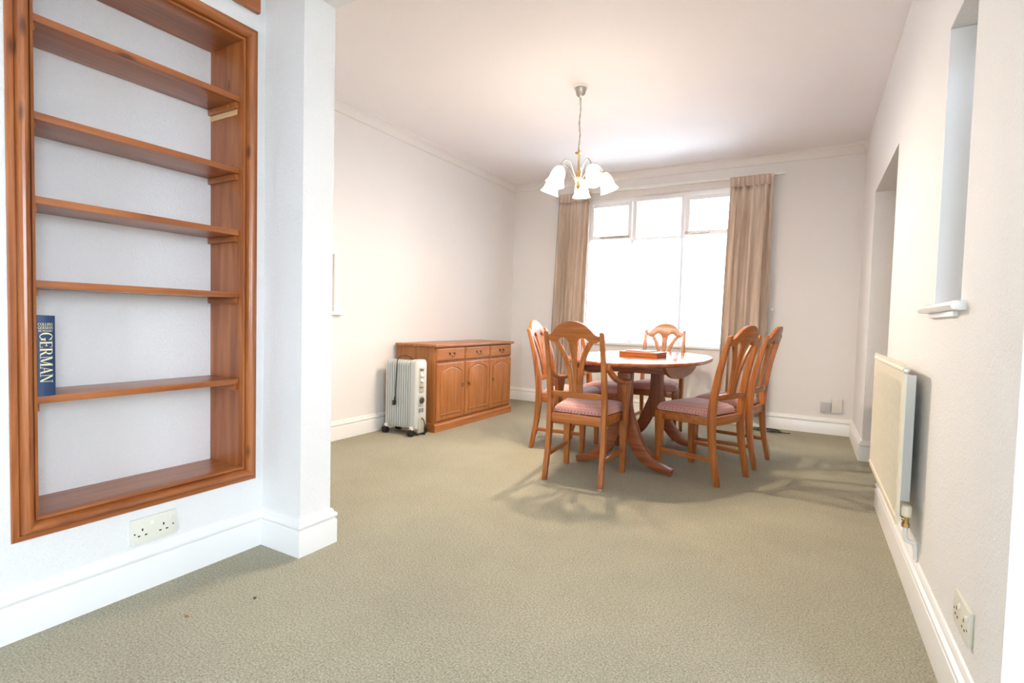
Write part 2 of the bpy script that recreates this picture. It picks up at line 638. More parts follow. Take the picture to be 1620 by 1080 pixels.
# ------------------------------------------------------------------ back window
w = thing('window_1', 'wide white framed back window with three top lights', 'window', ((WX0 + WX1) / 2, YB + 0.06, WZ0))
w['kind'] = 'structure'
wx = (WX1 - WX0) / 2
H = WZ1 - WZ0
ZT = 1.87 - WZ0
mb = MB()
mb.box(-wx, -wx + 0.05, 0, 0.06, 0, H).box(wx - 0.05, wx, 0, 0.06, 0, H)
mb.box(-wx + 0.049, wx - 0.049, 0.0005, 0.0595, H - 0.05, H).box(-wx + 0.049, wx - 0.049, 0.0005, 0.0595, 0, 0.05)
mb.box(-wx + 0.049, wx - 0.049, 0.003, 0.057, ZT - 0.025, ZT + 0.025)
for mx_ in (-0.262, 0.262):
    mb.box(mx_ - 0.028, mx_ + 0.028, 0.0015, 0.0585, 0.049, H - 0.049)
mb.build('window_frame', UPVC, w, bevel=0.004)
for a, b_ in ((-wx + 0.044, -0.284), (0.284, wx - 0.044)):
    mb = MB()
    z0, z1 = ZT + 0.02, H - 0.045
    mb.box(a, a + 0.042, -0.012, -0.001, z0, z1).box(b_ - 0.042, b_, -0.012, -0.001, z0, z1)
    mb.box(a + 0.0415, b_ - 0.0415, -0.0115, -0.0015, z1 - 0.042, z1).box(a + 0.0415, b_ - 0.0415, -0.0115, -0.0015, z0, z0 + 0.042)
    sash = mb.build('top_sash', UPVC, w, bevel=0.003)
    MB().box(a + 0.038, b_ - 0.038, -0.008, -0.004, z0 + 0.038, z1 - 0.038).build('pane', GLASS, sash)
    mb = MB()
    xa, xb = (a + 0.13, b_ - 0.02) if a < 0 else (a + 0.0, b_ - 0.25)
    mb.box(xa, xb, -0.028, -0.020, z0 + 0.014, z0 + 0.026)
    mb.tube([(xa + 0.03, -0.024, z0 + 0.02), (xa + 0.01, -0.03, z0 + 0.035)], 0.006, 8)
    for k in range(5):
        xx = xa + 0.05 + k * (xb - xa - 0.08) / 4
        mb.tube([(xx, -0.018, z0 + 0.02), (xx, -0.030, z0 + 0.02)], 0.006, 8)
    mb.build('casement_stay', STEEL, sash)
for a, b_, z0, z1 in ((-0.24, 0.24, ZT + 0.02, H - 0.045), (-wx + 0.04, -0.28, 0.04, ZT - 0.02), (-0.24, 0.24, 0.04, ZT - 0.02), (0.28, wx - 0.04, 0.04, ZT - 0.02)):
    MB().box(a, b_, 0.028, 0.032, z0, z1).build('pane', GLASS, w)
MB().box(-wx - 0.0, wx + 0.0, -0.085, 0.005, -0.012, 0.014).build('window_sill', GLOSS, w, bevel=0.005)

# net curtain on a wire across the transom
n = 160
mb = MB()
rows = []
for j in range(9):
    z = 0.765 + (1.868 - 0.765) * j / 8
    rows.append([(WX0 + 0.01 + (WX1 - WX0 - 0.02) * i / n, YB + 0.028 + 0.008 * math.sin(i * 0.9) + 0.004 * math.sin(i * 0.37 + 1), z) for i in range(n + 1)])
mb.loft(rows, cap=False, closed=False)
o = mb.build('net_curtain', NET)
tag(o, 'sheer white net curtain across the lower half of the back window', 'net curtain')

# side window recess on the right wall
w = thing('window_2', 'tall narrow white recess with window above the radiator', 'window', (XR, (HY0 + HY1) / 2, HZ0))
w['kind'] = 'structure'
hy, hh = (HY1 - HY0) / 2, HZ1 - HZ0
mb = MB().box(0.22, 0.27, -hy, -hy + 0.045, 0, hh).box(0.22, 0.27, hy - 0.045, hy, 0, hh)
mb.box(0.2205, 0.2695, -hy + 0.0445, hy - 0.0445, 0, 0.045).box(0.2205, 0.2695, -hy + 0.0445, hy - 0.0445, hh - 0.045, hh)
mb.build('window_frame', UPVC, w, bevel=0.003)
MB().box(0.243, 0.248, -hy + 0.04, hy - 0.04, 0.04, hh - 0.04).build('pane', GLASS, w)
MB().box(0.0, 0.22, hy - 0.006, hy - 0.001, 0.0, hh - 0.002).build('reveal_lining', UPVC, w)
pr = [(-0.036, -0.012), (-0.031, -0.024), (0.0, -0.026), (0.0, -0.0005), (0.0, 0.0), (-0.028, 0.0), (-0.034, -0.004)]
mb = MB()
mb.prism(pr, lambda u, v, t: (u, t, v), -0.25, 0.265)
mb.box(-0.012, 0.0, -0.16, 0.20, -0.042, -0.026)
mb.build('window_sill', GLOSS, w, bevel=0.002)

# framed hatch on the left wall
w = thing('window_3', 'white framed hatch on the left wall half hidden by the dividing wall', 'hatch', (XL, 2.525, 0.995))
w['kind'] = 'structure'
mb = MB()
ya, yb, z0, z1 = -0.265, 0.265, 0.005, 0.44
cw = 0.072
cas = [(0.0, 0.0), (0.0, 0.010), (0.010, 0.015), (0.030, 0.013), (0.052, 0.018), (0.064, 0.022), (0.072, 0.018), (0.072, 0.0)]
corners = [(ya, z0 - 0.0), (ya, z1), (yb, z1), (yb, z0 - 0.0)]
diag = [(-1, 0), (-1, 1), (1, 1), (1, 0)]
mb.loft([[(hgt, cy + dy * wd, cz + dz * wd) for wd, hgt in cas] for (cy, cz), (dy, dz) in zip(corners, diag)])
mb.build('window_frame', GLOSS, w, smooth=25)
MB().box(-0.075, -0.065, ya - 0.03, yb + 0.03, -0.03, 0.47).build('hatch_panel', HATCH, w)
MB().box(-0.0, 0.035, ya - 0.08, yb + 0.079, -0.022, 0.004).build('window_sill', GLOSS, w, bevel=0.004)

# ------------------------------------------------------------------ curtains


def curtain(name, label, x0t, x1t, x0b, x1b, zb, zt, y, seed, folds):
    rnd = random.Random(seed)
    t = thing(name, label, 'curtain', ((x0b + x1b) / 2, y, zb), 0, 'taupe curtains at the back window')
    cx = (x0b + x1b) / 2
    n, m = 150, 30
    ph = [rnd.uniform(0, 6.28) for _ in range(4)]
    am = [rnd.uniform(0.75, 1.25) for _ in range(folds + 2)]
    rows = []
    hd = 0.085
    for j in range(m + 1):
        v = j / m
        z = zb + (zt - hd - zb) * v
        row = []
        for i in range(n + 1):
            u = i / n
            x = (x0b + (x1b - x0b) * u) * (1 - v) + (x0t + (x1t - x0t) * u) * v
            k = u * folds + 0.32 * math.sin(2 * PI * u * 1.4 + ph[3]) + 0.12 * math.sin(2 * v + ph[1]) * (1 - v)
            a = am[int(k + 0.5) % len(am)]
            amp = 0.034 * (0.45 + 0.55 * smoothstep(1.0, 0.75, v)) * a
            yy = amp * math.sin(2 * PI * k + 0.9 * math.sin(3.1 * v + ph[0]) + 0.5 * math.sin(2 * PI * u * 2 + ph[1]))
            yy += 0.006 * math.sin(2 * PI * k * 2.0 + ph[2] + v * 1.5)
            x += 0.010 * math.sin(2 * PI * k + ph[3]) * (1 - 0.5 * v)
            row.append((x - cx, yy, z - zb))
        rows.append(row)
    MB().loft(rows, cap=False, closed=False).build('drape', CURTAIN, t, solid=0.003)
    rows = []
    for j in range(9):
        v = j / 8
        z = zt - hd - 0.012 + (hd + 0.012) * v
        row = []
        for i in range(n + 1):
            u = i / n
            x = x0t + (x1t - x0t) * u
            k = u * (folds + 4)
            pinch = 0.016 * (0.9 - 0.35 * v)
            yy = -0.004 + pinch * math.copysign(abs(math.sin(2 * PI * k + ph[1])) ** 0.6, math.sin(2 * PI * k + ph[1])) * 0.9
            row.append((x - cx, yy, z - zb))
        rows.append(row)
    MB().loft(rows, cap=False, closed=False).build('pleated_heading', CURTAIN, t, solid=0.004)
    return t


curtain('curtain', 'taupe curtain gathered at the left side of the back window', -2.525, -2.15, -2.60, -2.19, 0.10, 2.40, 5.455, 3, 6)
curtain('curtain', 'taupe curtain gathered at the right side of the back window', -0.725, -0.345, -0.77, -0.335, 0.10, 2.395, 5.455, 8, 5)
mb = MB().box(-2.60, -0.26, 5.475, 5.505, 2.385, 2.412)
for x in (-2.5, -1.8, -1.1, -0.4):
    mb.box(x - 0.012, x + 0.012, 5.505, YB, 2.39, 2.408)
o = mb.build('curtain_rail', WHITE_P, bevel=0.003)
tag(o, 'slim white curtain rail along the top of the back window', 'curtain rail')
t = thing('curtain_pull', 'pull cord with white acorn hanging by the left curtain', 'pull cord', (-2.56, 5.395, 0.33))
MB().tube([(0.0, 0.0, 0.04), (0.003, 0.0, 0.6), (0.02, 0.078, 2.06)], 0.0022, 6).build('cord', DGREY, t)
MB().lathe([(0.004, 0.045), (0.012, 0.040), (0.018, 0.024), (0.018, 0.012), (0.013, 0.0), (0.004, -0.004)], 14).build('acorn', WHITE_P, t)
t = thing('curtain_hook', 'small white knob on the wall right of the right curtain', 'hook', (-0.315, YB, 1.13))
MB().lathe([(0.012, 0.0), (0.012, 0.004), (0.005, 0.008), (0.005, 0.03), (0.013, 0.036), (0.014, 0.046), (0.008, 0.052)], 14, mat=Matrix.Rotation(PI / 2, 3, 'X')).build('knob', WHITE_P, t)

# ------------------------------------------------------------------ built-in bookcase
BK = thing('bookcase', 'built-in stained pine bookcase with open shelves in the near left wall', 'bookcase', (XN, 0.962, 0.285))
bx, by, bz = XN, 0.962, 0.285
FP = [(0.0, -0.03), (0.0, 0.004), (0.002, 0.009), (0.009, 0.0105), (0.0105, 0.004), (0.0125, 0.004), (0.014, 0.015), (0.018, 0.025), (0.024, 0.0315), (0.030, 0.0335),
      (0.036, 0.0315), (0.0405, 0.024), (0.043, 0.013), (0.0435, 0.003), (0.0455, 0.003), (0.0465, 0.009), (0.060, 0.009), (0.063, 0.006), (0.063, 0.0005), (0.005, 0.0005), (0.005, -0.03)]


def frame_side(c0, d0, c1, d1):
    mb = MB()
    mb.loft([[(h, c0[0] + d0[0] * w_, c0[1] + d0[1] * w_) for w_, h in FP], [(h, c1[0] + d1[0] * w_, c1[1] + d1[1] * w_) for w_, h in FP]])
    return mb


yi0, yi1, zi0, zi1 = 0.641 - by, 1.281 - by, 0.347 - bz, 2.040 - bz
cA, cB, cC, cD = (yi0, zi0), (yi0, zi1), (yi1, zi1), (yi1, zi0)
dA, dB, dC, dD = (-1, -1), (-1, 1), (1, 1), (1, -1)
frame_side(cA, dA, cB, dB).build('stile', PINE['z'], BK, smooth=30)
frame_side(cD, dD, cC, dC).build('stile', PINE['z'], BK, smooth=30)
frame_side(cB, dB, cC, dC).build('top_rail', PINE['y'], BK, smooth=30)
frame_side(cA, dA, cD, dD).build('bottom_rail', PINE['y'], BK, smooth=30)
MB().box(-0.213, 0.003, yi0 - 0.016, yi0 - 0.001, zi0 - 0.01, zi1 + 0.01).build('side_panel', PINE['z'], BK)
MB().box(-0.213, 0.003, yi1 + 0.001, yi1 + 0.016, zi0 - 0.01, zi1 + 0.01).build('side_panel', PINE['z'], BK)
MB().box(-0.213, 0.003, yi0, yi1, zi0 - 0.016, zi0 - 0.001).build('bottom_board', PINE['y'], BK)
MB().box(-0.213, 0.003, yi0, yi1, zi1 + 0.001, zi1 + 0.016).build('top_board', PINE['y'], BK)
for k, z in enumerate((1.826, 1.545, 1.300, 1.052, 0.704)):
    zz = z - bz
    sh = MB().box(-0.211, -0.012, yi0 + 0.002, yi1 - 0.002, zz - 0.022, zz).build('shelf', PINE['y'], BK, bevel=0.0015)
    for s in (0, 1):
        ya = yi0 + 0.0 if s == 0 else yi1 - 0.013
        MB().box(-0.211, -0.022, ya, ya + 0.013, zz - 0.046, zz - 0.0225).build('shelf_cleat', PINE['x'], sh, bevel=0.0015)
    if k == 0:
        for xx in (-0.16, -0.07):
            MB().lathe([(0.004, 0.0), (0.004, 0.0015), (0.0015, 0.0022)], 10, c=(xx, yi1 - 0.013, zz - 0.034), mat=Matrix.Rotation(PI / 2, 3, 'X')).build('screw', CHROME, sh)
        o = MB().box(-0.211, -0.03, yi1 - 0.002, yi1 + 0.0015, zz - 0.068, zz - 0.047).build('bare_strip', BARE, BK)
        o['label'] = 'strip of pale unstained wood under the top shelf'

# pine cupboard above the bookcase
CB = thing('wall_cupboard', 'pine framed cupboard door high above the bookcase', 'cupboard', (XN, 0.97, 2.17))
mb = MB()
for (a, b_, z0, z1) in ((-0.377, -0.312, 0, 0.38), (0.312, 0.377, 0, 0.38), (-0.312, 0.312, 0, 0.060), (-0.312, 0.312, 0.32, 0.38)):
    mb.box(0.0005, 0.020, a, b_, z0, z1)
mb.build('door_frame', PINE['y'], CB, bevel=0.003)
mb = MB().box(0.0005, 0.008, -0.312, 0.312, 0.060, 0.32)
mb.build('door_panel', PINE['y'], CB)
mb = MB()
mb.loft([[(0.006 + h, y_, z_) for (y_, z_) in ((-0.29 + i_, 0.082 + i_), (0.29 - i_, 0.082 + i_), (0.29 - i_, 0.298 - i_), (-0.29 + i_, 0.298 - i_))] for i_, h in ((0, 0), (0.004, 0.008), (0.03, 0.010))])
mb.build('raised_field', PINE['y'], CB)

# ------------------------------------------------------------------ serif lettering


class Letters:
    """Serif capitals in a unit-high box drawn as flat strokes."""

    def __init__(self):
        self.q = []

    def seg(self, p, q, w):
        p, q = Vector(p), Vector(q)
        d = (q - p).normalized()
        nn = Vector((-d.y, d.x)) * w / 2
        self.q.append((p - nn, q - nn, q + nn, p + nn))

    def hseg(self, x0, x1, y, w):
        self.seg((x0, y), (x1, y), w)

    def diag(self, x0, y0, x1, y1, w):
        self.q.append((Vector((x0 - w / 2, y0)), Vector((x0 + w / 2, y0)), Vector((x1 + w / 2, y1)), Vector((x1 - w / 2, y1))))

    def arc(self, cx, cy, rx, ry, a0, a1, wt, wn, n=18):
        pr = None
        for i in range(n + 1):
            a = math.radians(a0 + (a1 - a0) * i / n)
            w = wn + (wt - wn) * abs(math.cos(a)) ** 1.5
            c, s = math.cos(a), math.sin(a)
            cur = (Vector((cx + (rx - w) * c, cy + (ry - w * 0.9) * s)), Vector((cx + rx * c, cy + ry * s)))
            if pr:
                self.q.append((pr[0], cur[0], cur[1], pr[1]))
            pr = cur


def glyph(ch):
    L = Letters()
    T, N = 0.17, 0.06
    sf = lambda x, y, w=0.30: L.hseg(x - w / 2, x + w / 2, y, 0.05)
    if ch == 'G':
        L.arc(0.42, 0.5, 0.42, 0.52, 45, 318, T, N)
        L.seg((0.72, 0.10), (0.72, 0.42), T); sf(0.72, 0.43, 0.34); L.seg((0.74, 0.70), (0.74, 0.97), 0.05)
        adv = 0.92
    elif ch == 'C':
        L.arc(0.42, 0.5, 0.42, 0.52, 42, 318, T, N); L.seg((0.74, 0.70), (0.74, 0.97), 0.05)
        adv = 0.84
    elif ch == 'O':
        L.arc(0.42, 0.5, 0.42, 0.52, 0, 360, T, N, 30)
        adv = 0.92
    elif ch == 'D':
        L.seg((0.15, 0), (0.15, 1), T); L.hseg(0, 0.42, 0.975, 0.05); L.hseg(0, 0.42, 0.025, 0.05)
        L.arc(0.38, 0.5, 0.42, 0.5, -90, 90, T, 0.05); adv = 0.88
    elif ch == 'E':
        L.seg((0.15, 0), (0.15, 1), T); L.hseg(0, 0.62, 0.975, 0.05); L.hseg(0, 0.64, 0.025, 0.05); L.hseg(0.15, 0.48, 0.52, N)
        L.seg((0.61, 0.76), (0.61, 1), 0.05); L.seg((0.63, 0), (0.63, 0.26), 0.05); L.seg((0.48, 0.40), (0.48, 0.64), 0.05); adv = 0.74
    elif ch == 'L':
        L.seg((0.15, 0), (0.15, 1), T); sf(0.15, 0.975); L.hseg(0, 0.6, 0.025, 0.05); L.seg((0.59, 0), (0.59, 0.28), 0.05); adv = 0.68
    elif ch == 'I':
        L.seg((0.15, 0), (0.15, 1), T); sf(0.15, 0.975); sf(0.15, 0.025); adv = 0.36
    elif ch == 'T':
        L.seg((0.36, 0), (0.36, 1), T); sf(0.36, 0.025); L.hseg(0, 0.72, 0.975, 0.05)
        L.seg((0.02, 0.74), (0.02, 1), 0.05); L.seg((0.70, 0.74), (0.70, 1), 0.05); adv = 0.78
    elif ch == 'R':
        L.seg((0.15, 0), (0.15, 1), T); sf(0.15, 0.025); L.hseg(0, 0.40, 0.975, 0.05); L.hseg(0.15, 0.40, 0.49, 0.05)
        L.arc(0.38, 0.735, 0.27, 0.265, -90, 90, 0.15, 0.05, 12); L.diag(0.40, 0.49, 0.68, 0.0, 0.18); sf(0.72, 0.025, 0.22); adv = 0.84
    elif ch == 'M':
        L.seg((0.12, 0), (0.12, 1), N); sf(0.12, 0.025, 0.26); L.hseg(0, 0.22, 0.975, 0.05)
        L.diag(0.18, 1, 0.50, 0.06, 0.17); L.diag(0.86, 1, 0.52, 0.0, N); L.seg((0.90, 0), (0.90, 1), T); sf(0.90, 0.025, 0.32); sf(0.92, 0.975, 0.26); adv = 1.08
    elif ch == 'A':
        L.diag(0.10, 0, 0.40, 1, N); L.diag(0.68, 0, 0.40, 1, 0.17); L.hseg(0.2, 0.6, 0.34, 0.05); sf(0.10, 0.025, 0.24); sf(0.70, 0.025, 0.30); adv = 0.84
    elif ch == 'N':
        L.seg((0.12, 0), (0.12, 1), N); sf(0.12, 0.025, 0.26); L.hseg(0, 0.20, 0.975, 0.05)
        L.diag(0.16, 1, 0.72, 0.0, 0.18); L.seg((0.76, 0), (0.76, 1), N); sf(0.76, 0.975, 0.26); adv = 0.92
    elif ch == 'S':
        L.arc(0.30, 0.74, 0.27, 0.27, 30, 270, 0.13, 0.06, 14); L.arc(0.32, 0.26, 0.29, 0.27, -150, 90, 0.13, 0.06, 14)
        L.seg((0.54, 0.74), (0.54, 0.98), 0.05); L.seg((0.05, 0.02), (0.05, 0.28), 0.05); adv = 0.68
    elif ch == 'Y':
        L.diag(0.10, 1, 0.38, 0.45, 0.16); L.diag(0.66, 1, 0.40, 0.45, N); L.seg((0.38, 0), (0.38, 0.47), T); sf(0.38, 0.025); sf(0.10, 0.975, 0.28); sf(0.66, 0.975, 0.24); adv = 0.78
    else:
        adv = 0.4
    return L.q, adv


def write(mb, text, origin, along, up, size, length):
    gl = [glyph(c) for c in text]
    tot = sum(a for _, a in gl)
    sx = length / tot
    x = 0
    along, up = Vector(along), Vector(up)
    for i, (qs, adv) in enumerate(gl):
        for q in qs:
            mb.face([Vector(origin) + along * (x + p.x) * sx + up * p.y * size for p in q])
        x += adv


# ------------------------------------------------------------------ dictionary on the shelf
BLUE = plain('navy_bookcloth', srgb(30, 58, 96), 0.5)
PAGES = plain('book_pages', srgb(206, 200, 186), 0.9)
GOLD = plain('pale_gold_print', srgb(238, 226, 178), 0.5)
B = thing('book', 'thick blue German dictionary standing at the left end of a shelf', 'book', (XN - 0.016, 0.6665, 0.704))
hb = 0.243
mb = MB()
sp = []
for k in range(9):
    a = -1 + 2 * k / 8
    sp.append((0.004 - 0.006 * a * a + 0.002, a * 0.0245))
outer = [(-0.165, -0.0245)] + [(x, y) for x, y in sp] + [(-0.165, 0.0245)]
inner = [(-0.165, 0.0212)] + [(x - 0.004, y * 0.86) for x, y in sp[::-1]] + [(-0.165, -0.0212)]
mb.prism(outer + inner, lambda u, v, t: (u, v, t), 0.0, hb)
mb.build('cover', BLUE, B, smooth=30)
MB().box(-0.160, -0.003, -0.0208, 0.0208, 0.004, hb - 0.006).build('page_block', PAGES, B)
mb = MB()
write(mb, 'GERMAN', (0.0068, -0.0145, 0.192), (0, 0, -1), (0, 1, 0), 0.030, 0.152)
write(mb, 'COLLINS', (0.0064, -0.0185, 0.2125), (0, 1, 0), (0, 0, 1), 0.0085, 0.036)
write(mb, 'GERMAN', (0.0064, -0.0185, 0.2025), (0, 1, 0), (0, 0, 1), 0.0080, 0.036)
write(mb, 'DICTIONARY', (0.0064, -0.0175, 0.1945), (0, 1, 0), (0, 0, 1), 0.0055, 0.034)
o = mb.build('spine_lettering', GOLD, B)
o['label'] = 'pale gold serif lettering on the spine'


# ------------------------------------------------------------------ sockets
HOLE = plain('socket_slot', (0.02, 0.02, 0.02, 1), 0.7)


def socket(name, label, loc, rz, w_, h_, gangs, mat=SOCK, pins=True, extra=False, depth=0.010, cat='socket'):
    t = thing(name, label, cat, loc, rz)
    MB().box(-w_ / 2, w_ / 2, 0, depth, -h_ / 2, h_ / 2).build('plate', mat, t, bevel=0.0028)
    if not pins:
        return t
    e = depth + 0.0006

    def slot(x, z, a, b_):
        MB().box(x - a / 2, x + a / 2, depth - 0.001, e, z - b_ / 2, z + b_ / 2).build('pin_slot', HOLE, t)
    cs = (0,) if gangs == 1 else (0.038, -0.030)
    for c in cs:
        slot(c, 0.004, 0.0046, 0.0085)
        slot(c - 0.011, -0.016, 0.0075, 0.0046)
        slot(c + 0.011, -0.016, 0.0075, 0.0046)
    for sx in ((0.062, -0.062) if gangs == 2 else (0.03, -0.03)):
        MB().lathe([(0.0028, 0.0), (0.0028, e - depth + 0.001)], 10, c=(sx, depth - 0.001, -0.006), mat=Matrix.Rotation(-PI / 2, 3, 'X')).build('plate_screw', HOLE, t)
    for k, c in enumerate(cs):
        x = c - 0.030
        r = [(-0.0055, depth), (-0.0055, depth + 0.0018), (0.0055, depth + 0.0052), (0.0055, depth)]
        if k == 0:
            r = [(-u, v) for u, v in r]
        m2 = MB().prism([(u, v) for u, v in r], lambda u, v, tt: (tt, v, u + 0.022), x - 0.005, x + 0.005)
        m2.build('rocker_switch', WHITE_P, t, bevel=0.0006)
    return t


socket('wall_socket', 'ivory double socket below the bookcase', (XN, 0.955, 0.208), -PI / 2, 0.146, 0.088, 2)
socket('wall_socket', 'cream double socket low on the right wall nearest the viewer', (XR, 1.68, 0.255), PI / 2, 0.146, 0.086, 2)
GSOCK = plain('grey_white_plastic', srgb(188, 184, 184), 0.4)
socket('wall_socket', 'small grey square plate low on the back wall, left of the cream box', (0.157, YB, 0.246), PI, 0.082, 0.092, 1, mat=GSOCK, pins=False, depth=0.026)
socket('junction_box', 'raised cream box low on the back wall nearest the corner', (0.243, YB, 0.268), PI, 0.076, 0.126, 1, mat=OFFW, pins=False, depth=0.034, cat='junction box')

# ------------------------------------------------------------------ radiator
RX = 0.298
ry0, ry1, rz0, rz1 = 2.295, 3.240, 0.272, 0.848
R = thing('radiator', 'cream panel radiator on the right wall', 'radiator', (XR, (ry0 + ry1) / 2, rz0))
yc = (ry0 + ry1) / 2
hl = (ry1 - ry0) / 2
hz = rz1 - rz0
nf = 27
ys = []
for k in range(nf):
    p = 2 * hl / nf
    y_ = -hl + k * p
    for fr, d in ((0.0, 0), (0.30, 0), (0.42, 1), (0.86, 1)):
        ys.append((y_ + fr * p, d if 0 < k < nf - 1 else 0))
ys.append((hl, 0))
fx = RX - XR
rows = []
for z, g in ((0.0, 0), (0.022, 0), (0.036, 1), (hz - 0.085, 1), (hz - 0.068, 0), (hz, 0)):
    rows.append([(fx + 0.010 * d * g, y_, z) for y_, d in ys])
mb = MB()
mb.loft(rows, cap=False, closed=False)
PT = 0.010
for z in (0.0, hz):
    mb.face([(fx, -hl, z), (fx + PT, -hl, z), (fx + PT, hl, z), (fx, hl, z)])
for y_ in (-hl, hl):
    mb.face([(fx, y_, 0), (fx + PT, y_, 0), (fx + PT, y_, hz), (fx, y_, hz)])
mb.face([(fx + PT, -hl, 0), (fx + PT, hl, 0), (fx + PT, hl, hz), (fx + PT, -hl, hz)])
bmesh.ops.remove_doubles(mb.bm, verts=mb.bm.verts[:], dist=1e-5)
mb.build('front_panel', CREAM, R, smooth=35)
mb = MB()
for k in range(40):
    y_ = -hl + 0.110 + k * (2 * hl - 0.275) / 39
    mb.box(fx + PT, fx + 0.050, y_, y_ + 0.002, 0.065, hz - 0.050)
mb.box(fx + 0.048, fx + 0.050, -hl + 0.107, hl - 0.165, 0.065, hz - 0.050)
for y_ in (-hl + 0.105, hl - 0.163):
    mb.box(fx + PT, fx + 0.052, y_, y_ + 0.003, 0.060, hz - 0.045)
mb.build('convector_fins', WHITE_P, R)
for z in (0.022, hz - 0.022):
    MB().tube([(fx + 0.007, -hl + 0.004, z), (fx + 0.007, hl - 0.004, z)], 0.011, 14).build('header_pipe', CREAM, R)
for y_ in (-hl + 0.24, hl - 0.26):
    mb = MB().box(-0.004, 0.0, y_, y_ + 0.032, 0.05, hz - 0.10).box(fx + 0.05, 0.0, y_, y_ + 0.004, hz - 0.20, hz - 0.13).box(fx + 0.05, 0.0, y_, y_ + 0.004, 0.08, 0.13)
    mb.build('wall_bracket', WHITE_P, R, bevel=0.001)
MB().tube([(fx + 0.007, -hl + 0.003, hz - 0.024), (fx + 0.007, -hl - 0.009, hz - 0.024)], 0.0085, 12).build('bleed_valve', STEEL, R, bevel=0.001)
vx = fx + 0.031
for vy, cap in ((-hl + 0.014, True), (hl - 0.036, False)):
    V = MB().tube([(vx, vy, 0.034), (vx, vy, 0.004)], 0.0095, 12).tube([(vx, vy, 0.006), (vx, vy, -0.008)], 0.0125, 6).tube([(vx, vy, 0.020), (fx + 0.010, vy, 0.024)], 0.008, 10).build('valve_body', BRASS, R)
    MB().lathe([(0.012, 0.030), (0.0165, 0.032), (0.017, 0.064), (0.0145, 0.070), (0.006, 0.071)], 16, c=(vx, vy, 0.0)).build('valve_cap', CREAM, V)
    MB().tube(crom([(vx, vy, -0.006), (vx, vy, -0.040), (vx + 0.006, vy, -0.056), (vx + 0.022, vy, -0.060), (vx + 0.031, vy, -0.068), (vx + 0.033, vy, -0.120)], 5), 0.0075, 12).build('supply_pipe', WHITE_P, R)

# ------------------------------------------------------------------ sideboard
SBX, SBY, SBD, SBL = -3.148, 3.472, 0.443, 1.292
SB = thing('sideboard', 'golden oak sideboard with three drawers over three arched doors', 'sideboard', (SBX, SBY, 0))
MB().box(0.0, SBD - 0.022, 0.012, SBL - 0.012, 0.060, 0.722).build('carcass', SIDE['z'], SB, bevel=0.002)
pp = [(0.0, 0.0), (SBD, 0.0), (SBD, 0.056), (SBD - 0.004, 0.064), (SBD - 0.012, 0.070), (SBD - 0.020, 0.074), (0.0, 0.074)]
MB().prism(pp, lambda u, v, t: (u, t, v), 0.0, SBL).build('plinth', SIDE['y'], SB, smooth=20)
tp = [(-0.0, 0.722), (SBD + 0.004, 0.722), (SBD + 0.012, 0.727), (SBD + 0.016, 0.734), (SBD + 0.014, 0.742), (SBD + 0.008, 0.746), (0.0, 0.746)]
mb = MB()
mb.box(0.0, SBD + 0.012, -0.012, SBL + 0.012, 0.722, 0.746)
mb.build('top', SIDE['y'], SB, bevel=0.008, seg=3)
fw = (SBL - 0.024) / 3


def ring_pull(parent, y, z, x):
    mb = MB()
    mb.lathe([(0.012, 0.0), (0.013, 0.003), (0.008, 0.006), (0.004, 0.008)], 14, c=(x, y, z), mat=Matrix.Rotation(PI / 2, 3, 'Y'))
    mb.tube([(x + 0.006 + 0.002, y + 0.015 * math.sin(a * PI / 8), z - 0.012 - 0.015 * math.cos(a * PI / 8)) for a in range(16)], 0.0028, 6, loop=True)
    mb.build('handle', BRONZE, parent)


def bail(parent, y, z, x):
    mb = MB()
    for s in (-1, 1):
        mb.lathe([(0.010, 0.0), (0.011, 0.003), (0.006, 0.006), (0.005, 0.012)], 12, c=(x, y + s * 0.032, z + 0.008), mat=Matrix.Rotation(PI / 2, 3, 'Y'))
    pts = crom([(x + 0.010, y - 0.032, z + 0.008), (x + 0.014, y - 0.040, z - 0.004), (x + 0.015, y - 0.022, z - 0.008), (x + 0.016, y - 0.012, z - 0.018),
                (x + 0.016, y, z - 0.021), (x + 0.016, y + 0.012, z - 0.018), (x + 0.015, y + 0.022, z - 0.008), (x + 0.014, y + 0.040, z - 0.004), (x + 0.010, y + 0.032, z + 0.008)], 4)
    mb.tube(pts, 0.0032, 7)
    mb.build('handle', BRONZE, parent)


